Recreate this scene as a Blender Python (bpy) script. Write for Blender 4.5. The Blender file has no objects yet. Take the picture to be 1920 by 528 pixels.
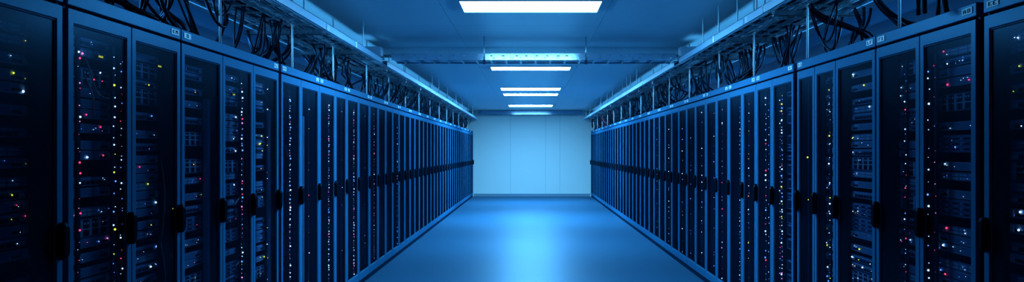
import bpy, bmesh, math, random
from mathutils import Vector

sc = bpy.context.scene
COL = sc.collection
R = random.Random(7)

# ------------------------------------------------------------------ camera
F_PX = 1586.0                      # focal length in pixels of the 1920 frame
EYE = 1.55
cam = bpy.data.cameras.new('camera')
co = bpy.data.objects.new('camera', cam)
COL.objects.link(co)
co.location = (0, 0, EYE)
co.rotation_euler = (math.radians(90), 0, 0)
cam.sensor_width = 36
cam.lens = 36 * F_PX / 1920
cam.shift_x = -35 / 1920
cam.shift_y = 19 / 1920
cam.clip_start = 0.05
sc.camera = co

sc.view_settings.view_transform = 'Standard'
sc.view_settings.look = 'None'
sc.view_settings.gamma = 1
sc.view_settings.use_curve_mapping = False
sc.view_settings.exposure = 0.0
sc.cycles.use_denoising = True
try:
    sc.cycles.denoising_prefilter = 'ACCURATE'
    sc.cycles.denoising_input_passes = 'RGB_ALBEDO_NORMAL'
except Exception:
    pass
sc.cycles.max_bounces = 10
sc.cycles.diffuse_bounces = 6
sc.cycles.glossy_bounces = 4
sc.cycles.transparent_max_bounces = 12
sc.cycles.caustics_reflective = False
sc.cycles.caustics_refractive = False
sc.cycles.sample_clamp_indirect = 3.0

w = bpy.data.worlds.new('world')
sc.world = w
w.use_nodes = True
w.node_tree.nodes['Background'].inputs[0].default_value = (0.01, 0.03, 0.08, 1)
w.node_tree.nodes['Background'].inputs[1].default_value = 0.0

# ------------------------------------------------------------------ materials
def mat(name, col, rough=0.5, metal=0.0, spec=0.5, noise=0.0, nscale=8.0, bump=0.0, coat=0.0):
    m = bpy.data.materials.new(name)
    m.use_nodes = True
    nt = m.node_tree
    b = nt.nodes['Principled BSDF']
    b.inputs['Base Color'].default_value = (*col, 1)
    b.inputs['Roughness'].default_value = rough
    b.inputs['Metallic'].default_value = metal
    b.inputs['Specular IOR Level'].default_value = spec
    b.inputs['Coat Weight'].default_value = coat
    if noise or bump:
        tc = nt.nodes.new('ShaderNodeTexCoord')
        n = nt.nodes.new('ShaderNodeTexNoise')
        n.inputs['Scale'].default_value = nscale
        n.inputs['Detail'].default_value = 4
        nt.links.new(tc.outputs['Object'], n.inputs['Vector'])
        if noise:
            mx = nt.nodes.new('ShaderNodeMapRange')
            mx.inputs['To Min'].default_value = max(0.02, rough - noise)
            mx.inputs['To Max'].default_value = min(1, rough + noise)
            nt.links.new(n.outputs['Fac'], mx.inputs['Value'])
            nt.links.new(mx.outputs['Result'], b.inputs['Roughness'])
        if bump:
            bp = nt.nodes.new('ShaderNodeBump')
            bp.inputs['Strength'].default_value = bump
            bp.inputs['Distance'].default_value = 0.002
            nt.links.new(n.outputs['Fac'], bp.inputs['Height'])
            nt.links.new(bp.outputs['Normal'], b.inputs['Normal'])
    return m

def emit(name, col, strength, sample=False):
    m = bpy.data.materials.new(name)
    m.use_nodes = True
    nt = m.node_tree
    b = nt.nodes['Principled BSDF']
    b.inputs['Base Color'].default_value = (0.02, 0.02, 0.02, 1)
    b.inputs['Emission Color'].default_value = (*col, 1)
    b.inputs['Emission Strength'].default_value = strength
    if not sample:
        m.cycles.emission_sampling = 'NONE'
    return m

def tinted_pane(name, fac, tint, dark, rough):
    m = bpy.data.materials.new(name)
    m.use_nodes = True
    nt = m.node_tree
    nt.nodes.remove(nt.nodes['Principled BSDF'])
    d = nt.nodes.new('ShaderNodeBsdfDiffuse')
    d.inputs['Color'].default_value = (*dark, 1)
    g = nt.nodes.new('ShaderNodeBsdfGlossy')
    g.inputs['Color'].default_value = (0.20, 0.45, 0.70, 1)
    g.inputs['Roughness'].default_value = rough
    b = nt.nodes.new('ShaderNodeMixShader')
    b.inputs[0].default_value = 0.05
    nt.links.new(d.outputs[0], b.inputs[1])
    nt.links.new(g.outputs[0], b.inputs[2])
    t = nt.nodes.new('ShaderNodeBsdfTransparent')
    t.inputs['Color'].default_value = (*tint, 1)
    mx = nt.nodes.new('ShaderNodeMixShader')
    mx.inputs[0].default_value = fac
    nt.links.new(t.outputs[0], mx.inputs[1])
    nt.links.new(b.outputs[0], mx.inputs[2])
    nt.links.new(mx.outputs[0], nt.nodes['Material Output'].inputs['Surface'])
    return m

def satin(name, col, gloss, fac, rough, noise=0.0, nscale=5.0):
    # diffuse paint under a thin tinted satin sheen
    m = bpy.data.materials.new(name)
    m.use_nodes = True
    nt = m.node_tree
    nt.nodes.remove(nt.nodes['Principled BSDF'])
    d = nt.nodes.new('ShaderNodeBsdfDiffuse')
    d.inputs['Color'].default_value = (*col, 1)
    g = nt.nodes.new('ShaderNodeBsdfGlossy')
    g.inputs['Color'].default_value = (*gloss, 1)
    g.inputs['Roughness'].default_value = rough
    if noise:
        tc = nt.nodes.new('ShaderNodeTexCoord')
        n = nt.nodes.new('ShaderNodeTexNoise')
        n.inputs['Scale'].default_value = nscale
        n.inputs['Detail'].default_value = 4
        nt.links.new(tc.outputs['Object'], n.inputs['Vector'])
        mr = nt.nodes.new('ShaderNodeMapRange')
        mr.inputs['To Min'].default_value = rough - noise
        mr.inputs['To Max'].default_value = rough + noise
        nt.links.new(n.outputs['Fac'], mr.inputs['Value'])
        nt.links.new(mr.outputs['Result'], g.inputs['Roughness'])
    mx = nt.nodes.new('ShaderNodeMixShader')
    mx.inputs[0].default_value = fac
    nt.links.new(d.outputs[0], mx.inputs[1])
    nt.links.new(g.outputs[0], mx.inputs[2])
    nt.links.new(mx.outputs[0], nt.nodes['Material Output'].inputs['Surface'])
    return m

LIGHT_COL = (0.135, 0.535, 1.0)
M = {
    'navy': satin('navy_paint', (0.022, 0.125, 0.240), (0.20, 0.50, 0.75), 0.05, 0.35, 0.05, 30),
    'dark': satin('dark_steel', (0.006, 0.018, 0.040), (0.2, 0.5, 0.8), 0.02, 0.4),
    'black': satin('black_plastic', (0.003, 0.004, 0.007), (0.3, 0.5, 0.8), 0.012, 0.4),
    'rubber': satin('black_cable', (0.005, 0.007, 0.012), (0.3, 0.55, 0.8), 0.03, 0.35),
    'cable': mat('grey_cable', (0.22, 0.28, 0.36), 0.4),
    'cablelight': mat('pale_cable', (0.5, 0.55, 0.6), 0.4),
    'cablered': mat('red_cable', (0.35, 0.03, 0.05), 0.4),
    'metal': mat('galvanised_steel', (0.62, 0.66, 0.70), 0.28, metal=1.0, noise=0.08, nscale=25),
    'bright': satin('bright_steel', (0.14, 0.26, 0.38), (0.9, 0.95, 1.0), 0.11, 0.13),
    'rail': mat('painted_tray', (0.32, 0.47, 0.60), 0.42, metal=0.0, noise=0.06, nscale=20),
    'white': mat('white_plate', (0.88, 0.90, 0.92), 0.5),
    'face': satin('server_face', (0.12, 0.25, 0.46), (0.4, 0.6, 0.9), 0.05, 0.35),
    'face2': satin('server_face_pale', (0.30, 0.52, 0.78), (0.4, 0.6, 0.9), 0.06, 0.35),
    'port': satin('server_port', (0.50, 0.72, 0.92), (0.5, 0.7, 0.9), 0.08, 0.35),
    'rim': mat('lamp_rim', (0.7, 0.73, 0.76), 0.4),
    'ceil': mat('ceiling_paint', (0.86, 0.96, 0.97), 0.42, spec=0.45, noise=0.05, nscale=4),
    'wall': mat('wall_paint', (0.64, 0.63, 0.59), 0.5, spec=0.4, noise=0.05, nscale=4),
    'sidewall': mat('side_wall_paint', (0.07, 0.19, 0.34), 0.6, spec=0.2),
    'base': mat('baseboard_grey', (0.16, 0.22, 0.28), 0.45),
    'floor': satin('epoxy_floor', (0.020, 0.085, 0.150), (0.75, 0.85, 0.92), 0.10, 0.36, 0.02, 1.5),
    'lamp': emit('lamp_diffuser', LIGHT_COL, 125.0, True),
    'pane': tinted_pane('tinted_glass', 0.25, (0.84, 0.88, 0.94), (0.003, 0.008, 0.018), 0.25),
    'led_w': emit('led_white', (0.45, 0.70, 1.0), 5.0),
    'led_b': emit('led_blue', (0.10, 0.30, 1.0), 4.0),
    'led_r': emit('led_red', (1.0, 0.04, 0.14), 4.0),
    'led_p': emit('led_pink', (0.85, 0.22, 0.55), 3.0),
    'led_y': emit('led_yellow', (0.75, 0.80, 0.04), 3.5),
    'led_o': emit('led_amber', (0.9, 0.45, 0.15), 2.5),
    'lcd_y': emit('yellow_display', (0.65, 0.68, 0.02), 1.3),
    'lcd_b': emit('blue_display', (0.10, 0.35, 0.75), 0.5),
}

# ------------------------------------------------------------------ helpers
class MB:
    def __init__(self, s=1):
        self.v, self.f, self.m, self.s = [], [], [], s

    def quadbox(self, P, mi):
        b = len(self.v)
        self.v += P
        for q in ((0, 3, 2, 1), (4, 5, 6, 7), (0, 1, 5, 4), (1, 2, 6, 5), (2, 3, 7, 6), (3, 0, 4, 7)):
            self.f.append([b + i for i in q])
            self.m.append(mi)

    def box(self, x0, x1, y0, y1, z0, z1, mi=0):
        s = self.s
        self.quadbox([(s * x0, y0, z0), (s * x1, y0, z0), (s * x1, y1, z0), (s * x0, y1, z0),
                      (s * x0, y0, z1), (s * x1, y0, z1), (s * x1, y1, z1), (s * x0, y1, z1)], mi)
        return self

    def ring(self, x0, x1, Y, Z, y, z, mi=0):
        """rectangular frame: outer Y=(y0,y1) Z=(z0,z1), inner y, z"""
        s = self.s
        O = [(Y[0], Z[0]), (Y[1], Z[0]), (Y[1], Z[1]), (Y[0], Z[1])]
        I = [(y[0], z[0]), (y[1], z[0]), (y[1], z[1]), (y[0], z[1])]
        b = len(self.v)
        for X in (x0, x1):
            for p in O:
                self.v.append((s * X, *p))
            for p in I:
                self.v.append((s * X, *p))
        for i in range(4):
            j = (i + 1) % 4
            self.f += [[b + i, b + j, b + 4 + j, b + 4 + i], [b + 8 + i, b + 12 + i, b + 12 + j, b + 8 + j],
                       [b + i, b + 8 + i, b + 8 + j, b + j], [b + 4 + i, b + 4 + j, b + 12 + j, b + 12 + i]]
            self.m += [mi] * 4
        return self

    def tube(self, path, r, n=6, mi=0):
        path = [Vector(p) for p in path]
        b0 = len(self.v)
        up = Vector((0.3, 0.2, 0.93)).normalized()
        for i, p in enumerate(path):
            t = (path[min(i + 1, len(path) - 1)] - path[max(i - 1, 0)]).normalized()
            a = t.cross(up)
            if a.length < 0.05:
                a = t.cross(Vector((1, 0, 0)))
            a.normalize()
            c = a.cross(t).normalized()
            for k in range(n):
                th = 2 * math.pi * k / n
                q = p + a * (r * math.cos(th)) + c * (r * math.sin(th))
                self.v.append((self.s * q.x, q.y, q.z))
        for i in range(len(path) - 1):
            for k in range(n):
                k2 = (k + 1) % n
                self.f.append([b0 + i * n + k, b0 + i * n + k2, b0 + (i + 1) * n + k2, b0 + (i + 1) * n + k])
                self.m.append(mi)
        self.f.append([b0 + k for k in range(n)][::-1])
        self.m.append(mi)
        e = b0 + (len(path) - 1) * n
        self.f.append([e + k for k in range(n)])
        self.m.append(mi)
        return self

    def mesh(self, name, mats, bevel=0.0, smooth=False, seg=1):
        me = bpy.data.meshes.new(name)
        me.from_pydata(self.v, [], self.f)
        for m in mats:
            me.materials.append(M[m])
        for p, mi in zip(me.polygons, self.m):
            p.material_index = mi
        bm = bmesh.new()
        bm.from_mesh(me)
        bmesh.ops.recalc_face_normals(bm, faces=bm.faces)
        if bevel:
            bmesh.ops.bevel(bm, geom=bm.edges[:], offset=bevel, segments=seg, affect='EDGES', clamp_overlap=True)
        bm.to_mesh(me)
        bm.free()
        if smooth:
            for p in me.polygons:
                p.use_smooth = True
        return me

def obj(name, me, parent=None, loc=(0, 0, 0), scale=None):
    o = bpy.data.objects.new(name, me)
    COL.objects.link(o)
    o.location = loc
    if scale:
        o.scale = scale
    if parent:
        o.parent = parent
    return o

def tag(o, label, cat, group=None, kind=None):
    o['label'] = label
    o['category'] = cat
    if group:
        o['group'] = group
    if kind:
        o['kind'] = kind
    return o

def structure(name, me, label=None):
    o = obj(name, me)
    o['kind'] = 'structure'
    if label:
        o['label'] = label
    return o

CACHE = {}
def cached(key, fn):
    if key not in CACHE:
        CACHE[key] = fn()
    return CACHE[key]

ORD = ('nearest second third fourth fifth sixth seventh eighth ninth tenth eleventh twelfth thirteenth fourteenth fifteenth '
       'sixteenth seventeenth eighteenth nineteenth twentieth twenty-first twenty-second twenty-third twenty-fourth '
       'twenty-fifth twenty-sixth twenty-seventh twenty-eighth twenty-ninth thirtieth').split()
TOPORD = ['top'] + ORD[1:]
SIDE = {-1: 'left-hand', 1: 'right-hand'}

# ------------------------------------------------------------------ room shell
CEIL = 2.93
YB = 28.90            # back wall
YF = -3.0
XL, XR = -3.25, 3.35
structure('floor', MB().box(XL, XR, YF, YB + 0.2, -0.1, 0).mesh('floor', ['floor']), 'glossy pale epoxy floor of the aisle')

# ceiling of large boards with fine joints
cb = MB()
ys = [YF, -0.6, 1.8, 4.2, 6.9, 9.3, 11.25, 13.0, 15.4, 17.6, 19.8, 22.2, 24.6, 27.0, YB + 0.2]
xs = [XL, -2.05, -0.85, 0.75, 1.95, XR]
for a, b in zip(ys, ys[1:]):
    for c, d in zip(xs, xs[1:]):
        cb.box(c + 0.002, d - 0.002, a + 0.002, b - 0.002, CEIL, CEIL + 0.03)
cb.box(XL, XR, YF, YB + 0.2, CEIL + 0.03, CEIL + 0.12)
structure('ceiling', cb.mesh('ceiling', ['ceil']), 'pale ceiling of large flat boards')

# back wall of four boards with fine vertical joints
bw = MB()
xe = [XL, -0.69, 0.51, 1.00, XR]
for a, b in zip(xe, xe[1:]):
    bw.box(a + 0.0035, b - 0.0035, YB, YB + 0.02, 0, CEIL)
bw.box(XL, XR, YB + 0.02, YB + 0.15, 0, CEIL, 1)
structure('wall_back', bw.mesh('wall_back', ['wall', 'base']), 'pale end wall of flush panels')
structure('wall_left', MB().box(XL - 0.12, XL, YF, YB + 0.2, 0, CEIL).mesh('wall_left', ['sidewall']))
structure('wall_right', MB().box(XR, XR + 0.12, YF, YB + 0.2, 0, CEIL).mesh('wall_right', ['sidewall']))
structure('wall_front', MB().box(XL, XR, YF - 0.12, YF, 0, CEIL).mesh('wall_front', ['wall']))
structure('baseboard_back', MB().box(-1.94, 2.03, YB - 0.018, YB, 0, 0.10).mesh('baseboard', ['base'], 0.004),
          'dark skirting along the end wall')
# downstand ceiling beam and the bulkhead at the end wall
structure('trim_1', MB().box(XL, XR, 11.25, 11.6, CEIL - 0.10, CEIL).mesh('ceiling_beam', ['ceil'], 0.004), 'shallow ceiling beam behind the cross tray')
#structure('trim_2', MB().box(XL, XR, 28.35, YB, CEIL - 0.10, CEIL).mesh('ceiling_bulkhead', ['ceil'], 0.004), 'shallow bulkhead above the end wall')

# ------------------------------------------------------------------ ceiling lights
lamps = [(7.68, 8.26, 'nearest and largest bright flat ceiling light panel'),
         (13.68, 14.19, 'bright ceiling light panel just beyond the perforated cross tray'),
         (18.23, 18.92, 'thin bright ceiling light, upper one of the close pair'),
         (20.00, 20.64, 'thin bright ceiling light, lower one of the close pair'),
         (24.88, 25.80, 'farthest bright ceiling light panel, nearest the end wall')]
for y0, y1, lab in lamps:
    t = obj('ceiling_light', None, None, (0.0, (y0 + y1) / 2, CEIL))
    tag(t, lab, 'ceiling light', 'ceiling light panels above the aisle')
    h, d = 0.645, (y1 - y0) / 2
    fr = MB()
    fr.box(-h - 0.012, h + 0.012, -d - 0.012, -d, -0.024, -0.0005)
    fr.box(-h - 0.012, h + 0.012, d, d + 0.012, -0.024, -0.0005)
    fr.box(-h - 0.012, -h, -d, d, -0.024, -0.0005)
    fr.box(h, h + 0.012, -d, d, -0.024, -0.0005)
    obj('frame', fr.mesh('light_frame', ['rim']), t)
    obj('diffuser', MB().box(-h, h, -d, d, -0.024, -0.006).mesh('diffuser', ['lamp']), t)

# added fill lights, hidden behind the cabinet tops, brightening the ceiling and trays
for s in (-1, 1):
    ld = bpy.data.lights.new('fill_light', 'AREA')
    ld.shape = 'RECTANGLE'
    ld.size, ld.size_y = 0.06, 24.0
    ld.energy = 150
    ld.spread = math.radians(75)
    ld.color = (0.07, 0.45, 1.0)
    lo = bpy.data.objects.new('fill_light', ld)
    COL.objects.link(lo)
    lo.location = (s * 2.92, 16.4, 2.30)
    lo.rotation_euler = (0, s * math.radians(107), 0)

# ------------------------------------------------------------------ server cabinets
TOP = 2.235
HDR = 2.172
WID = {-1: 1.96, 1: 2.05}

def glyphs(text):
    font = {'K': '101110100110101', 'M': '111111101101101', '0': '111101101101111', '1': '010110010010111', 'R': '110101110101101',
            '2': '110001010100111', '4': '101101111001001', '6': '111100111101111', '8': '111101111101111', 'F': '111100110100100',
            'L': '100100100100111', 'B': '110101110101110', '5': '111100111001111', 'D': '110101101101110', '3': '111001011001111',
            '7': '111001010010010', 'A': '010101111101101', '9': '111101111001111', 'E': '111100110100111', 'H': '101101111101101'}
    out = []
    for i, ch in enumerate(text):
        for k, c in enumerate(font[ch]):
            if c == '1':
                out.append((i * 4 + k % 3, 4 - k // 3))
    return out, len(text) * 4 - 1

def label_plate(root, s, yc, text, wd):
    """small pale plate on the header; text runs along the row as it reads from the aisle"""
    ht = 0.030
    p = obj('label_plate', MB(s).box(-0.003, 0.0, -wd / 2, wd / 2, -ht / 2, ht / 2).mesh('label_plate', ['white']), root,
            (0, yc, (TOP + HDR) / 2 + 0.002))
    p['label'] = 'small pale label plate with dark characters'
    px, n = glyphs(text)
    u = min(0.0095, wd * 0.8 / n)
    mb = MB(s)
    for cx, cz in px:
        # on the left row far = reader's right; on the right row near = reader's right
        a = (cx - n / 2) * u
        y0, y1 = (a, a + u) if s < 0 else (-a - u, -a)
        mb.box(-0.0036, -0.003, y0, y1, (cz - 2.5) * 0.0038, (cz - 1.5) * 0.0038)
    obj('lettering', mb.mesh('lettering', ['black']), p)

def handle_mesh(s):
    mb = MB(s)
    h, wd = 0.0775, 0.027
    prof = [(-wd, -h + 0.02), (-wd + 0.014, -h), (wd - 0.014, -h), (wd, -h + 0.02), (wd, h - 0.02), (wd - 0.014, h), (-wd + 0.014, h), (-wd, h - 0.02)]
    n = len(prof)
    for X, k in ((0.004, 1.0), (-0.022, 1.0), (-0.032, 0.8)):
        for y, z in prof:
            mb.v.append((s * X, y * k, z * k if abs(z) > 0.001 else z))
    for l in range(2):
        for i in range(n):
            j = (i + 1) % n
            mb.f.append([l * n + i, l * n + j, (l + 1) * n + j, (l + 1) * n + i])
            mb.m.append(0)
    mb.f.append(list(range(n)))
    mb.f.append([2 * n + i for i in range(n)])
    mb.m += [0, 0]
    return mb.mesh('door_handle', ['black'], 0.003)

def door_mesh(s, wd):
    mb = MB(s)
    z0, z1, st = 0.065, HDR - 0.014, 0.047
    mb.ring(0.0, 0.020, (0.004, wd - 0.004), (z0, z1), (st, wd - st), (z0 + 0.085, z1 - 0.06))
    # a slim inner bead round the pane
    mb.ring(0.005, 0.018, (st - 0.003, wd - st + 0.003), (z0 + 0.082, z1 - 0.057), (st + 0.008, wd - st - 0.008), (z0 + 0.093, z1 - 0.068), 1)
    return mb.mesh('door', ['navy', 'dark'], 0.002)

def pane_mesh(s, wd):
    st = 0.044
    return MB(s).box(0.010, 0.0125, st, wd - st, 0.148, HDR - 0.072).mesh('door_pane', ['pane'])

def led_mesh(kind, s):
    mb = MB(s)
    n = 8
    for X, r in ((0.004, 1.0), (-0.8, 0.95), (-1.3, 0.5)):
        for k in range(n):
            th = 2 * math.pi * k / n
            mb.v.append((s * X, r * math.cos(th), r * math.sin(th)))
    for l in range(2):
        for k in range(n):
            j = (k + 1) % n
            mb.f.append([l * n + k, l * n + j, (l + 1) * n + j, (l + 1) * n + k])
            mb.m.append(0)
    mb.f += [list(range(n)), [2 * n + k for k in range(n)]]
    mb.m += [0, 0]
    return mb.mesh('status_light', ['led_' + kind], 0, True)

LAB_LED = {'w': 'white status light', 'b': 'blue status light', 'r': 'red status light', 'p': 'pink status light', 'y': 'yellow-green status light', 'o': 'amber status light'}
def led(parent, s, loc, kind, r):
    o = obj('status_light', cached(('led', kind, s), lambda: led_mesh(kind, s)), parent, loc, (r, r, r))
    o['label'] = LAB_LED[kind]
    return o

def pick(pal):
    return R.choice(pal)

N_SERVER = 0
FAR = []                               # face plates of the far servers, one counted-out mass

def server_mesh(s, kind, part):
    """chassis and bezel, front at x=0, near edge y=0, width 0.46"""
    W_, U = 0.46, 0.0445
    h = U * (2 if kind in ('store', 'blade') else 1) - 0.003
    if part == 'chassis':
        mb = MB(s)
        mb.box(0.006, 0.62, 0.008, W_ - 0.008, 0.001, h - 0.001)
        return mb.mesh('server_chassis', ['dark'])
    mb = MB(s)
    if kind == 'switch':
        mb.box(0, 0.007, 0, W_, 0, h, 0)
        for g in range(4):
            for i in range(6):
                y = 0.075 + g * 0.085 + i * 0.0125
                mb.box(-0.002, 0.001, y, y + 0.009, 0.006, 0.017, 1)
                mb.box(-0.002, 0.001, y, y + 0.009, 0.023, 0.034, 1)
        mb.box(-0.003, 0.001, 0.01, 0.055, 0.008, 0.034, 2)
    elif kind == 'vent':
        mb.box(0, 0.007, 0, W_, 0, h, 2)
        for i in range(5):
            z = 0.005 + i * 0.007
            mb.box(-0.002, 0.001, 0.05, W_ - 0.12, z, z + 0.003, 0)
        mb.box(-0.006, 0.001, 0.006, 0.03, 0.006, h - 0.006, 1)
        mb.box(-0.006, 0.001, W_ - 0.03, W_ - 0.006, 0.006, h - 0.006, 1)
        mb.box(-0.003, 0.001, W_ - 0.105, W_ - 0.04, 0.008, 0.020, 3)
    elif kind == 'slim':
        mb.box(0, 0.007, 0, W_, 0, h, 0)
        mb.box(-0.003, 0.001, 0.02, W_ - 0.02, h - 0.012, h - 0.006, 2)
        for i in range(8):
            y = 0.05 + i * 0.045
            mb.box(-0.002, 0.001, y, y + 0.034, 0.006, 0.022, 3)
        mb.box(-0.003, 0.001, W_ - 0.06, W_ - 0.02, 0.006, 0.024, 1)
    elif kind == 'store':
        mb.box(0, 0.007, 0, W_, 0, h, 0)
        for c in range(4):
            for q in range(3):
                y, z = 0.025 + c * 0.103, 0.005 + q * 0.026
                mb.box(-0.004, 0.001, y, y + 0.096, z, z + 0.022, 0)
                mb.box(-0.005, -0.003, y + 0.006, y + 0.06, z + 0.006, z + 0.016, 3)
                mb.box(-0.006, -0.003, y + 0.08, y + 0.09, z + 0.008, z + 0.014, 1)
    else:  # blade
        mb.box(0, 0.007, 0, W_, 0, h, 0)
        for c in range(16):
            y = 0.022 + c * 0.026
            mb.box(-0.004, 0.001, y, y + 0.022, 0.006, h - 0.006, 3 if c % 3 else 2)
            mb.box(-0.006, -0.003, y + 0.004, y + 0.018, h - 0.026, h - 0.016, 1)
        mb.box(-0.005, -0.001, 0.02, W_ - 0.02, 0.036, 0.041, 1)
    return mb.mesh('server_bezel', ['face', 'port', 'face2', 'dark'])

KIND_LAB = {'switch': 'slim port-lined network switch', 'vent': 'slim grilled rack server', 'slim': 'slim flat-faced rack server',
            'store': 'double-height storage server with drive bays', 'blade': 'double-height blade server with upright slots'}

def make_server(s, kind, loc, wd, leds, pal, door_lab, idx):
    root = obj('network_switch' if kind == 'switch' else 'rack_server',
               cached(('srv', s, kind, 'chassis'), lambda: server_mesh(s, kind, 'chassis')), None, loc, (1, wd / 0.46, 1))
    tag(root, '%s, %s from top, %s' % (KIND_LAB[kind], TOPORD[idx] if idx else 'first', door_lab),
        'network switch' if kind == 'switch' else 'server', 'servers behind the %s doors' % SIDE[s])
    obj('bezel', cached(('srv', s, kind, 'bezel'), lambda: server_mesh(s, kind, 'bezel')), root)
    h = 0.0445 * (2 if kind in ('store', 'blade') else 1)
    for k in range(leds):
        y = R.choice([R.uniform(0.02, 0.44), R.uniform(0.33, 0.44), R.uniform(0.03, 0.06)])
        led(root, s, (s * -0.004, y, R.uniform(0.010, h - 0.012)), pick(pal), R.choice([0.0018, 0.0022, 0.003, 0.0038, 0.0052]))
    for k in range(R.choice([0, 1, 3])):
        led(root, s, (s * -0.004, R.uniform(0.03, 0.43), R.uniform(0.010, h - 0.012)), R.choice('wwbb'), R.choice([0.0013, 0.0016]))
    return root

def power_strip(root, s, r, y, z0, z1, n, pal, big):
    p = obj('power_strip', MB(s).box(r, r + 0.012, y - 0.016, y + 0.016, z0, z1).mesh('power_strip', ['dark'], 0.003), root)
    z = z0 + 0.03
    step = (z1 - z0 - 0.06) / max(1, n)
    for k in range(n):
        zz = z0 + 0.03 + step * (k + R.uniform(0.05, 0.95))
        led(p, s, (s * (r - 0.001), y + R.uniform(-0.011, 0.011), zz), pick(pal), R.choice([0.3, 0.45, 0.6, 0.8, 1.05]) * big)
    return p

def patch_cable(s, r, ya, za, yb, zb, bulge, dlab, m='cable', rad=0.0036):
    W0 = WID[s]
    pts = []
    for i in range(15):
        t = i / 14
        pts.append((W0 + r - 0.022 - 0.010 * math.sin(math.pi * t), ya + (yb - ya) * t + bulge * math.sin(math.pi * t) + 0.012 * math.sin(7 * t),
                    za + (zb - za) * t - 0.05 * math.sin(math.pi * t)))
    o = obj('patch_cable', MB(s).tube(pts, rad, 6).mesh('patch_cable', [m], 0, True))
    tag(o, 'thin looping cable ' + dlab, 'cable', 'network cables ' + dlab)
    return o

W1, B1, Y1 = ['w'], ['w', 'w', 'b'], ['y', 'y', 'o', 'w', 'r']
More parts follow.
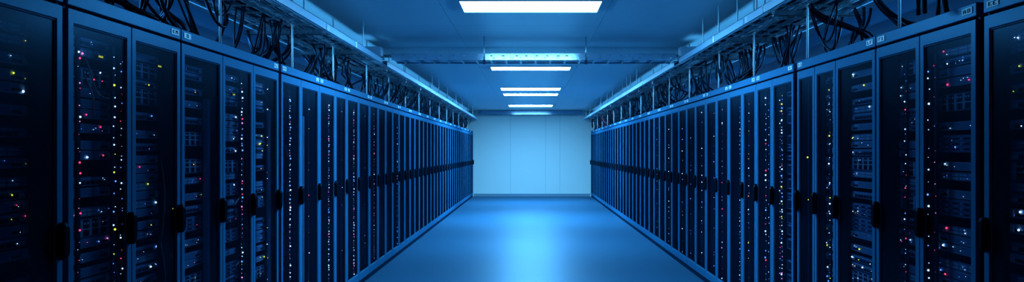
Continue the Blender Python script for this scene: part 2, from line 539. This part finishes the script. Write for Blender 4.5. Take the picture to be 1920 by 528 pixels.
# door styles: recess of the servers, status-light columns (fraction across, count, palette, radius), lights per server, palette, displays, cables
STYLE = {
    (-1, 0): dict(r=0.09, n=2, pal=['r', 'y', 'y', 'w', 'r'], dens=0.75),
    (-1, 1): dict(r=0.045, n=3, pal=['r', 'r', 'w', 'p', 'b'], dens=0.85, cols=[(0.16, 40, ['r', 'r', 'w', 'p', 'w'], .0052), (0.70, 40, ['w', 'w', 'b', 'w', 'y'], .0058), (0.86, 44, ['w', 'r', 'b', 'w', 'r'], .0045)],
                  cab=[(0.26, 1.98, 0.62, 1.80, -.05), (0.66, 1.80, 0.80, 1.98, .0), (0.68, 1.55, 0.72, 1.18, .10), (0.70, 1.26, 0.66, 1.02, .1), (0.70, 1.04, 0.78, .72, .08), (0.25, 1.90, 0.4, 1.72, .05)], lcd=[(0.44, 1.985, 'lcd_y')]),
    (-1, 2): dict(r=0.075, n=2, pal=['y', 'r', 'w', 'y', 'b'], dens=0.9, lcd=[(0.50, 2.01, 'lcd_y')], cols=[(0.86, 6, ['o', 'y'], .003)], cab=[(0.85, 1.5, 0.9, 1.05, .05), (0.85, 1.05, 0.9, 0.6, .06)]),
    (-1, 3): dict(r=0.07, n=2, pal=['r', 'y', 'w', 'p', 'o'], dens=0.75, strip=0.62),
    (-1, 4): dict(r=0.06, n=3, pal=['w', 'r', 'b', 'w'], dens=0.85, cols=[(0.60, 60, ['w', 'w', 'w', 'p', 'b', 'r'], .0055)], lcd=[(0.30, 1.93, 'lcd_y')],
                  cab=[(0.85, 1.75, 0.80, 1.35, .05), (0.80, 1.50, 0.35, 1.18, .16), (0.85, 1.28, 0.6, 1.1, .10), (0.80, 1.02, 0.4, .76, .14), (0.82, .9, 0.5, .5, .14), (0.85, .7, .6, .35, .1)]),
    (-1, 5): dict(r=0.06, n=2, pal=['y', 'y', 'o', 'w'], dens=0.7, strip=0.72, cols=[(0.52, 14, ['y', 'o', 'w', 'y'], .0045)], cab=[(0.66, 1.6, 0.68, 1.2, .07), (0.66, 1.2, 0.7, .8, .07), (0.66, .8, 0.7, .4, .07)]),
    (-1, 6): dict(r=0.10, cols=[(0.42, 70, ['w', 'w', 'w', 'w', 'b', 'b', 'p'], .0062)], cab=[(0.66, 1.6, 0.68, 1.2, .07)]),
    (-1, 7): dict(r=0.14, cols=[(0.40, 12, ['o', 'y', 'r', 'w'], .0045)], strip=0.7),
    (-1, 8): dict(r=0.10, cols=[(0.55, 66, ['w', 'w', 'w', 'b', 'p'], .0072)]),
    (-1, 9): dict(r=0.12, cols=[(0.55, 8, ['o', 'w'], .004)]),
    (-1, 10): dict(r=0.08, cols=[(0.55, 70, ['w', 'w', 'w', 'p', 'b', 'p'], .0066)]),
    (-1, 11): dict(r=0.10, cols=[(0.55, 6, ['b', 'w'], .004)]),
    (-1, 12): dict(r=0.08, cols=[(0.50, 44, ['p', 'w', 'w', 'p', 'b'], .006)]),
    (-1, 15): dict(r=0.06, cols=[(0.80, 30, ['w', 'b', 'b'], .006)]),
    (1, 0): dict(r=0.05, n=3, pal=['r', 'y', 'w', 'b', 'w', 'w'], dens=0.9),
    (1, 1): dict(r=0.04, n=3, pal=['w', 'y', 'w', 'r', 'b', 'w'], dens=0.95, cols=[(0.82, 28, ['w', 'w', 'b', 'w'], .0062), (0.70, 22, ['r', 'p', 'b'], .0028)]),
    (1, 2): dict(r=0.09, n=3, pal=['r', 'w', 'p', 'w', 'y', 'w'], dens=0.95, cols=[(0.30, 36, ['w', 'w', 'r', 'b'], .0045)]),
    (1, 3): dict(r=0.045, n=4, pal=['w', 'w', 'y', 'w', 'r', 'o'], dens=0.95),
    (1, 4): dict(r=0.04, n=3, pal=['w', 'w', 'b', 'y', 'w'], dens=0.95, cols=[(0.26, 32, ['w', 'w', 'w', 'b', 'y'], .0055)]),
    (1, 5): dict(r=0.14, cols=[(0.35, 3, ['y'], .006)], strip=0.5),
    (1, 6): dict(r=0.08, cols=[(0.50, 60, ['w', 'w', 'w', 'p', 'b', 'y'], .0062), (0.60, 30, ['w', 'b', 'r'], .004)], cab=[(0.5, 1.7, 0.45, 1.25, .12), (0.5, 1.0, 0.4, .5, .12)]),
    (1, 7): dict(r=0.10, cols=[(0.36, 34, ['w', 'w', 'b', 'w', 'r'], .0066), (0.18, 24, ['b', 'w'], .004)]),
    (1, 8): dict(r=0.10, cols=[(0.50, 36, ['w', 'y', 'w', 'b', 'o'], .006)]),
    (1, 9): dict(r=0.10, cols=[(0.16, 60, ['b', 'b', 'w', 'b'], .006)]),
    (1, 10): dict(r=0.10, cols=[(0.5, 30, ['w', 'p', 'w', 'r'], .0066)]),
    (1, 11): dict(r=0.10, cols=[(0.2, 24, ['w', 'b'], .006)]),
    (1, 12): dict(r=0.08, cols=[(0.35, 26, ['w', 'w', 'b'], .0062)]),
    (1, 13): dict(r=0.08, cols=[(0.5, 16, ['b'], .006)]),
    (1, 14): dict(r=0.08, cols=[(0.5, 20, ['w', 'b'], .0065)]),
    (1, 16): dict(r=0.08, cols=[(0.4, 26, ['w', 'w', 'b'], .0065)]),
    (1, 18): dict(r=0.08, cols=[(0.4, 18, ['w', 'b', 'p'], .0065)]),
}
KINDS = ['switch', 'vent', 'slim', 'store', 'vent', 'switch', 'vent', 'slim', 'vent', 'slim', 'switch', 'vent', 'blade']
NEAR_DOORS = {-1: (0, 1, 2, 3, 4, 5), 1: (0, 1, 2, 3, 4)}

def carcass_mesh(s, L, parts):
    mb = MB(s)
    D = 1.05
    mb.box(0.0205, D, 0.0, 0.018, 0.06, HDR)
    mb.box(0.0205, D, L - 0.018, L, 0.06, HDR)
    mb.box(D - 0.015, D, 0.018, L - 0.018, 0.06, HDR)
    mb.box(0.045, D, 0.0, L, HDR, TOP)
    mb.box(0.032, D, 0.018, L - 0.018, 0.06, 0.085)
    for p in parts:
        mb.box(0.0205, D - 0.02, p - 0.008, p + 0.008, 0.085, HDR)
    return mb.mesh('cabinet_body', ['dark'])

def make_rack(s, bounds, di0, ui, texts, gap=0.006, skip_first=False):
    y0, L = bounds[0] + gap / 2, bounds[-1] - bounds[0] - gap
    nd = len(bounds) - 1
    root = obj('server_cabinet', None, None, (s * WID[s], y0, 0))
    words = {1: 'one glass door', 2: 'two glass doors', 3: 'three narrow glass doors'}[nd]
    tag(root, 'navy server cabinet with %s, %s from the camera in the %s row' % (words, ORD[ui] if ui else 'first', SIDE[s]),
        'server cabinet', 'server cabinets of the %s row' % SIDE[s])
    rel = [b - y0 for b in bounds]
    rel[0], rel[-1] = 0.0, L
    key = (s, round(L, 3), tuple(round(b, 3) for b in rel))
    obj('cabinet_body', cached(('car', key), lambda: carcass_mesh(s, L, rel[1:-1])), root)
    obj('header', cached(('hdr', s, round(L, 3)), lambda: MB(s).box(0.0, 0.044, 0.0, L, HDR, TOP).mesh('header', ['navy'], 0.003)), root)
    obj('plinth', cached(('pl', s, round(L, 3)), lambda: MB(s).box(0.012, 1.04, 0.002, L - 0.002, 0.0, 0.06).mesh('plinth', ['dark'], 0.003)), root)
    if texts:
        wn, wf = 0.095, 0.095
        if texts[0]:
            label_plate(root, s, 0.078, texts[0], wn)
        if texts[1]:
            label_plate(root, s, L - 0.078, texts[1], wf)
    for k in range(nd):
        a, b = rel[k], rel[k + 1]
        wd = b - a
        di = di0 + k
        d = obj('door', cached(('door', s, round(wd, 3)), lambda: door_mesh(s, wd)), root, (0, a, 0))
        pn = obj('glass_pane', cached(('pane', s, round(wd, 3)), lambda: pane_mesh(s, wd)), d)
        pn['label'] = 'dark tinted glass pane'
        hd = obj('handle', cached(('hand', s), lambda: handle_mesh(s)), d, (0, wd - 0.024, 1.175))
        hd['label'] = 'black door handle'
        if skip_first and k == 0:
            continue
        st = STYLE.get((s, di), dict(r=0.12))
        r = st['r'] + 0.03
        see = lambda fr, ww: min(max(((y0 + a + wd * fr) * (1 + ww / WID[s])) - y0, a + 0.05), b - 0.064)   # where a thing ww behind the door face stands to show at that fraction
        dlab = 'behind the %s %s door' % (ORD[min(di, 29)], SIDE[s])
        # mounting rails
        obj('mounting_rail', MB(s).box(r + 0.004, r + 0.034, a + 0.022, a + 0.045, 0.09, HDR - 0.03).mesh('mounting_rail', ['dark']), root)
        obj('mounting_rail', MB(s).box(r + 0.004, r + 0.034, b - 0.045, b - 0.022, 0.09, HDR - 0.03).mesh('mounting_rail', ['dark']), root)
        if 'strip' in st:
            y = see(st['strip'], r - 0.04)
            q = obj('cable_duct', MB(s).box(r - 0.045, r - 0.012, y - 0.02, y + 0.02, 0.15, HDR - 0.30).mesh('cable_duct', ['face2'], 0.004), root)
            q['label'] = 'pale upright cable duct'
        for fr, n, pal, big in st.get('cols', ()):
            power_strip(root, s, 0.021, see(fr, 0.019), 0.14, HDR - 0.12, int(n * (0.7 if di > 7 and s > 0 else 1)), pal, big * (0.85 if di > 7 or di < 4 else 1))
        X0 = s * (WID[s] + r)
        sw = min(0.482, wd - 0.10)
        ya = y0 + a + (wd - sw) / 2
        if di in NEAR_DOORS[s]:
            z, i = HDR - 0.10, 0
            fill = []
            while z > 0.22 and len(fill) < 27:
                kd = R.choice(KINDS)
                h = 0.0445 * (2 if kd in ('store', 'blade') else 1)
                z -= h
                fill.append((kd, z))
                z -= R.choice([0.002, 0.006, 0.022, 0.045]) + (0.03 if R.random() > st.get('dens', .9) else 0)
            for kd, z in fill:
                make_server(s, kd, (X0, ya, z), sw, R.choice([0, 1, 1, st.get('n', 2), st.get('n', 2)]), st['pal'], dlab, i)
                i += 1
            for fr, z, m in st.get('lcd', ()):
                q = obj('status_display', MB(s).box(-0.012, 0.004, 0, 0.045, 0, 0.013).mesh('status_display', ['dark']), None,
                        (s * (WID[s] + r - 0.008), y0 + see(fr, r - .02), z))
                tag(q, 'small lit yellow display ' + dlab, 'display')
                obj('screen', MB(s).box(-0.014, -0.011, 0.003, 0.042, 0.002, 0.011).mesh('display_screen', [m]), q)
        else:
            z = HDR - 0.12
            while z > 0.2:
                h = 0.0445 * R.choice([1, 1, 2])
                z -= h
                FAR.append((s, WID[s] + r, ya, sw, z, h))
                z -= R.choice([0.006, 0.03, 0.09])
        for fa, za, fb, zb, bl in st.get('cab', ()):
            patch_cable(s, r, y0 + see(fa, r - .03), za, y0 + see(fb, r - .03), zb, bl * wd, dlab, 'cablelight')

LEFT = [[2.38, 2.97, 3.550], [3.578, 4.155, 4.74], [4.745, 5.385, 5.98, 6.585], [6.645, 7.22, 7.85], [7.85, 8.50, 9.03], [9.03, 9.65, 10.30]]
RIGHT = [[2.60, 3.20, 3.832], [3.89, 4.46, 5.025], [5.03, 5.69, 6.11, 6.515], [6.60, 7.19, 7.70], [7.70, 8.20, 8.77], [8.77, 9.34, 9.91], [9.91, 10.53, 11.13]]
def extend(rows, n):
    y = rows[-1][-1]
    st = (28.80 - y) / n
    for k in range(n):
        rows.append([y + k * st, y + (k + .5) * st, y + (k + 1) * st])
extend(LEFT, 16)
extend(RIGHT, 15)
TXT = {-1: [(None, None), (None, 'KM'), ('0', 'R2'), ('D5', 'L1'), ('F6', 'B2'), ('1', 'K4')],
       1: [(None, 'KE'), ('A8', 'F1'), ('LF', 'B3'), ('D', 'R9'), ('K6', '5'), ('6', 'H1'), ('2', '7')]}
for s, rows in ((-1, LEFT), (1, RIGHT)):
    di = 0
    for ui, b in enumerate(rows):
        first = ui == 0
        make_rack(s, b, di - 1 if first else di, ui, TXT[s][ui] if ui < len(TXT[s]) else (R.choice(['K1', '2', 'B']), R.choice(['4', 'R', '3'])), skip_first=first)
        di += len(b) - 1 - (1 if first else 0)

fb = MB()
for s, x, y, wd, z, h in FAR:
    fb.s = s
    fb.box(x, x + 0.5, y, y + wd, z, z + h - 0.003, 0)
    fb.box(x - 0.003, x + 0.001, y + 0.02, y + wd - 0.05, z + 0.010, z + h - 0.016, 1)
fo = obj('rack_servers', fb.mesh('rack_servers', ['face', 'dark']))
tag(fo, 'mass of dim servers behind the dark doors farther down both rows', 'servers', kind='stuff')

# ------------------------------------------------------------------ cable trays
TX0, TX1 = 1.77, 2.40
TZ0, TZ1 = EYE + 1.045, EYE + 1.112
def cable_tray(s, y0, y1, lab, rods, posts, joints, rung_step):
    root = obj('cable_tray', None, None, (0, y0, TZ0))
    tag(root, lab, 'cable tray', 'cable trays above the cabinets')
    L = y1 - y0
    h = TZ1 - TZ0
    mb = MB(s)
    mb.box(TX0, TX0 + 0.004, 0, L, 0, h)
    mb.box(TX0, TX0 + 0.022, 0, L, h - 0.004, h)
    mb.box(TX0, TX0 + 0.022, 0, L, 0, 0.004)
    a = obj('side_rail', mb.mesh('side_rail', ['rail']), root)
    mb = MB(s)
    mb.box(TX1 - 0.004, TX1, 0, L, 0, h)
    mb.box(TX1 - 0.022, TX1, 0, L, h - 0.004, h)
    mb.box(TX1 - 0.022, TX1, 0, L, 0, 0.004)
    obj('side_rail', mb.mesh('side_rail', ['rail']), root)
    obj('tray_light_block', MB(s).box(TX0 + 0.03, TX1 + 0.02, 0, L, h + 0.0, h + 0.003).mesh('tray_light_block', ['dark']), root)  # unseen dark sheet, added over the tray to block the bright ceiling
    # two lengthwise floor channels
    for xa in (TX0 + 0.2, TX0 + 0.42):
        obj('floor_channel', MB(s).box(xa, xa + 0.035, 0, L, 0.001, 0.006).mesh('floor_channel', ['metal']), root)
    n = int(L / rung_step)
    rm = MB(s).box(TX0 + 0.004, TX1 - 0.004, -0.012, 0.012, 0.005, 0.018).mesh('rung', ['metal'])
    for k in range(n):
        obj('rung', rm, root, (0, (k + .5) * rung_step, 0))
    for y in rods:
        obj('hanger_rod', MB(s).tube([(TX0 + 0.012, y - y0, 0.01), (TX0 + 0.012, y - y0, CEIL - TZ0)], 0.006, 8).mesh('hanger_rod', ['white'], 0, True), root)
    for y in posts:
        obj('support_post', MB(s).tube([(2.045, y - y0, TOP - TZ0 + 0.001), (2.045, y - y0, CEIL - TZ0)], 0.008, 8).mesh('support_post', ['white'], 0, True), root)
        st = MB(s)
        st.box(1.80, 2.46, y - y0 + 0.012, y - y0 + 0.053, -0.045, -0.041)
        st.box(1.80, 2.46, y - y0 + 0.012, y - y0 + 0.016, -0.045, -0.001)
        st.box(1.80, 2.46, y - y0 + 0.049, y - y0 + 0.053, -0.045, -0.001)
        obj('support_strut', st.mesh('support_strut', ['metal']), root)
    for y, txt in joints:
        j = obj('joint_plate', MB(s).box(TX0 - 0.004, TX0, -0.012, 0.012, 0.002, h - 0.002).mesh('joint_plate', ['metal'], 0.001), root, (0, y - y0, 0))
        if txt:
            px, n_ = glyphs(txt)
            mb = MB(s)
            for cx, cz in px:
                a_ = 0.03 + cx * 0.011
                ya, yb = (a_, a_ + 0.011) if s < 0 else (-a_ - 0.011, -a_)
                mb.box(TX0 - 0.001, TX0, ya, yb, 0.010 + cz * 0.0095, 0.0195 + cz * 0.0095)
            q = obj('lettering', mb.mesh('lettering', ['white']), j)
    return root

YJ = 10.15
cable_tray(-1, 3.0, YJ - 0.05, 'near run of grey cable tray hanging over the left-hand cabinets', [5.0, 6.65, 9.0], [3.9, 5.57, 7.26, 8.76], [(5.4, None), (7.33, 'LD'), (8.6, None)], 0.30)
cable_tray(-1, YJ + 0.30, 28.7, 'far run of grey cable tray over the left-hand cabinets, beyond the cross tray',
           [11.9, 15.3, 16.4, 18.1, 20.2, 22.0, 24.1, 26.0], [10.55, 12.2, 13.8, 15.5, 17.2, 18.9, 20.6, 22.3, 24.0, 25.7, 27.4], [(13.2, None), (16.2, None)], 0.30)
cable_tray(1, 3.0, YJ - 0.05, 'near run of grey cable tray hanging over the right-hand cabinets', [4.8, 6.44, 6.67, 7.29, 8.02, 8.75], [3.2, 4.69, 6.25, 7.75, 9.20], [(5.2, None), (7.02, '8E'), (6.45, 'D'), (8.2, None)], 0.30)
cable_tray(1, YJ + 0.30, 28.7, 'far run of grey cable tray over the right-hand cabinets, beyond the cross tray',
           [11.5, 14.2, 15.1, 15.7, 16.4, 18.4, 19.7, 21.5, 23.4, 25.4, 27.2], [10.9, 12.5, 14.1, 15.7, 17.4, 19.1, 20.8, 22.5, 24.2, 25.9, 27.5], [(13.4, None), (16.9, None)], 0.30)

def cross_tray(y, width, xa, xb, z0, z1, lab, holes, rods):
    root = obj('cross_tray', None, None, (0, y, z0))
    tag(root, lab, 'cable tray', 'trays crossing the aisle')
    h = z1 - z0
    # front rail with two rows of slots: strips and webs so that the slots are real openings
    mb = MB()
    if holes:
        rows = [(0, 0.018), (0.030, 0.044), (0.056, h)]
        for a, b in rows:
            mb.box(xa, xb, 0, 0.004, a, b)
        for za, zb in ((0.018, 0.030), (0.044, 0.056)):
            x = xa
            while x < xb - 0.01:
                wb = R.uniform(0.06, 0.15)
                mb.box(x, min(x + wb, xb), 0, 0.004, za, zb)
                x += wb + R.uniform(0.022, 0.04)
    else:
        mb.box(xa, xb, 0, 0.004, 0, h)
    mb.box(xa, xb, 0.004, 0.03, 0, 0.003)
    mb.box(xa, xb, 0.004, 0.03, h - 0.003, h)
    q = obj('side_rail', mb.mesh('side_rail', ['bright']), root)
    mb = MB()
    mb.box(xa, xb, width - 0.004, width, 0, h)
    mb.box(xa, xb, width - 0.03, width - 0.004, 0, 0.003)
    obj('side_rail', mb.mesh('side_rail', ['bright']), root)
    rm = MB().box(-0.012, 0.012, 0.03, width - 0.03, 0.0, 0.012).mesh('rung', ['metal'])
    x = xa + 0.12
    while x < xb:
        obj('rung', rm, root, (x, 0, 0))
        x += 0.18
    fl = MB().box(xa, xb, 0.03, width - 0.03, 0.013, 0.016).mesh('tray_floor', ['rail'])
    obj('tray_floor', fl, root)
    for x, ln in rods:
        obj('hanger_rod', MB().tube([(x, -0.012, -0.03), (x, -0.012, CEIL - z0)], 0.007, 8).mesh('hanger_rod', ['metal'], 0, True), root)
        obj('clamp', MB().box(x - 0.014, x + 0.014, -0.03, 0.012, -0.05, -0.004).mesh('clamp', ['dark'], 0.003), root)
    return root

cross_tray(10.20, 0.44, -1.68, 1.75, EYE + 1.098, EYE + 1.178, 'perforated steel cable tray crossing the aisle below the ceiling', True, [(0.665, 1), (-0.56, 1)])
cross_tray(28.3, 0.22, -1.75, 1.75, EYE + 1.225, EYE + 1.365, 'plain steel tray crossing the far end of the aisle', False, [])

for s, lab in ((-1, 'grey junction box where the cross tray meets the left-hand tray'), (1, 'grey junction box where the cross tray meets the right-hand tray')):
    j = obj('junction_box', MB(s).box(-0.10, 0.10, -0.07, 0.07, 0, 0.12).mesh('junction_box', ['rail'], 0.006), None, (s * 1.90, 10.25, EYE + 1.14))
    tag(j, lab, 'junction box')
    obj('lid', MB(s).box(-0.088, 0.088, -0.078, -0.070, 0.012, 0.108).mesh('box_lid', ['rail'], 0.003), j)
    obj('bracket', MB(s).box(-0.13, 0.13, -0.02, 0.02, -0.034, 0.0).mesh('bracket', ['metal'], 0.003), j)

# ------------------------------------------------------------------ cables lying in the trays
for s in (-1, 1):
    for k in range(34):
        x0 = TX0 + 0.045 + 0.032 * (k % 17) + R.uniform(-.002, .002)
        if abs(x0 - 2.045) < 0.024:
            x0 = 2.069 if x0 > 2.045 else 2.021
        zb = TZ0 + 0.020 + 0.032 * (k // 17)
        ph, am = R.uniform(0, 6), R.uniform(0.001, 0.004)
        rad = R.choice([0.004, 0.006, 0.008, 0.010])
        pts = []
        y = 3.05
        while y < 28.65:
            pts.append((x0 + am * math.sin(y * 1.3 + ph) + am * .5 * math.sin(y * 3.1 + 2 * ph), y, zb + rad + 0.004 * (1 + math.sin(y * 2.1 + ph * 3))))
            y += 0.4
        m = R.choice(['cable', 'cablelight', 'cablelight', 'cable', 'rubber'])
        o = obj('trunk_cable', MB(s).tube(pts, rad, 6).mesh('trunk_cable', [m], 0, True))
        tag(o, 'long cable lying lengthwise in the tray over the %s cabinets' % SIDE[s], 'cable', 'long cables in the %s tray' % SIDE[s])

# ------------------------------------------------------------------ black cables dropping from tray to cabinet tops
def bez(a, b, c, d, n=14):
    out = []
    for i in range(n):
        t = i / (n - 1)
        u = 1 - t
        out.append(tuple(u ** 3 * a[k] + 3 * u * u * t * b[k] + 3 * u * t * t * c[k] + t ** 3 * d[k] for k in range(3)))
    return out

def drop_path(y, spread=0.35):
    xa = R.uniform(1.98, 2.42)
    za = TZ0 - 0.006
    xb = R.uniform(2.02, 2.5)
    yb = y + R.uniform(-spread, spread)
    kind = R.random()
    if kind < 0.62:       # drop that bends onto the cabinet top
        return (xa, y, za), (xa + R.uniform(-.06, .06), y + R.uniform(-.05, .05), za - 0.28), (xb, yb - (yb - y) * .35, TOP + 0.02), (xb, yb, TOP + 0.012)
    if kind < 0.85:       # slack loop back up to the tray
        dip = R.uniform(0.22, 0.42)
        return (xa, y, za), (xa, y - .02, za - dip), (xa + .05, yb, za - dip), (xa + R.uniform(-.05, .1), yb, za)
    return (xa, y, za), (xa, y, za - 0.2), (xb, yb, TOP + 0.22), (xb, yb, TOP + 0.004)   # straighter drop

def drop_cable(s, P, rad, m='rubber'):
    o = obj('drop_cable', MB(s).tube(bez(*P), rad, 7).mesh('drop_cable', [m], 0, True))
    tag(o, 'black cable hanging below the tray over the %s cabinets' % SIDE[s], 'cable', 'hanging cables over the %s cabinets' % SIDE[s])
    return o

CLUSTER = {-1: [3.9, 4.2, 4.45, 4.7, 4.8, 5.05, 5.4, 5.15, 5.7, 6.1, 6.25, 6.45, 6.75, 6.9, 7.35, 7.6, 8.3, 8.55, 8.9, 9.15, 9.4, 9.7, 9.95],
           1: [4.3, 5.05, 5.3, 5.9, 6.05, 6.15, 6.7, 7.0, 7.45, 7.65, 8.2, 8.35, 8.6, 8.9, 9.2, 9.5, 9.8]}
cnt = {-1: 0, 1: 0}
for s in (-1, 1):
    for y in CLUSTER[s]:
        P = drop_path(y, 0.4)
        for k in range(R.choice([2, 3, 3, 4])):
            Q = [tuple(c + R.uniform(-.075, .075) for c in p) for p in P]
            Q[0], Q[3] = (Q[0][0], Q[0][1], P[0][2]), (Q[3][0], Q[3][1], P[3][2])
            Q[3] = (Q[3][0], Q[3][1], P[3][2])
            drop_cable(s, Q, R.choice([0.007, 0.009, 0.011, 0.013]))
            cnt[s] += 1
    n = 148 - cnt[s]
    for k in range(n):
        y = 10.2 + 18.2 * (k + R.random()) / n
        drop_cable(s, drop_path(y, 0.45), R.choice([0.008, 0.010, 0.013]))
    # the denser tangle far down the row
    mb = MB(s)
    for k in range(120):
        y = 12.0 + 16.3 * (k + R.random()) / 120
        mb.tube(bez(*drop_path(y, 0.5), n=10), R.choice([0.009, 0.012]), 5, 1 if (R.random() < .15 and y > 20 and s > 0) else 0)
    o = obj('cable_tangle', mb.mesh('cable_tangle', ['rubber', 'cablered'], 0, True))
    tag(o, 'dense tangle of thin dark cables far along the %s cabinet tops' % SIDE[s], 'cables', kind='stuff')
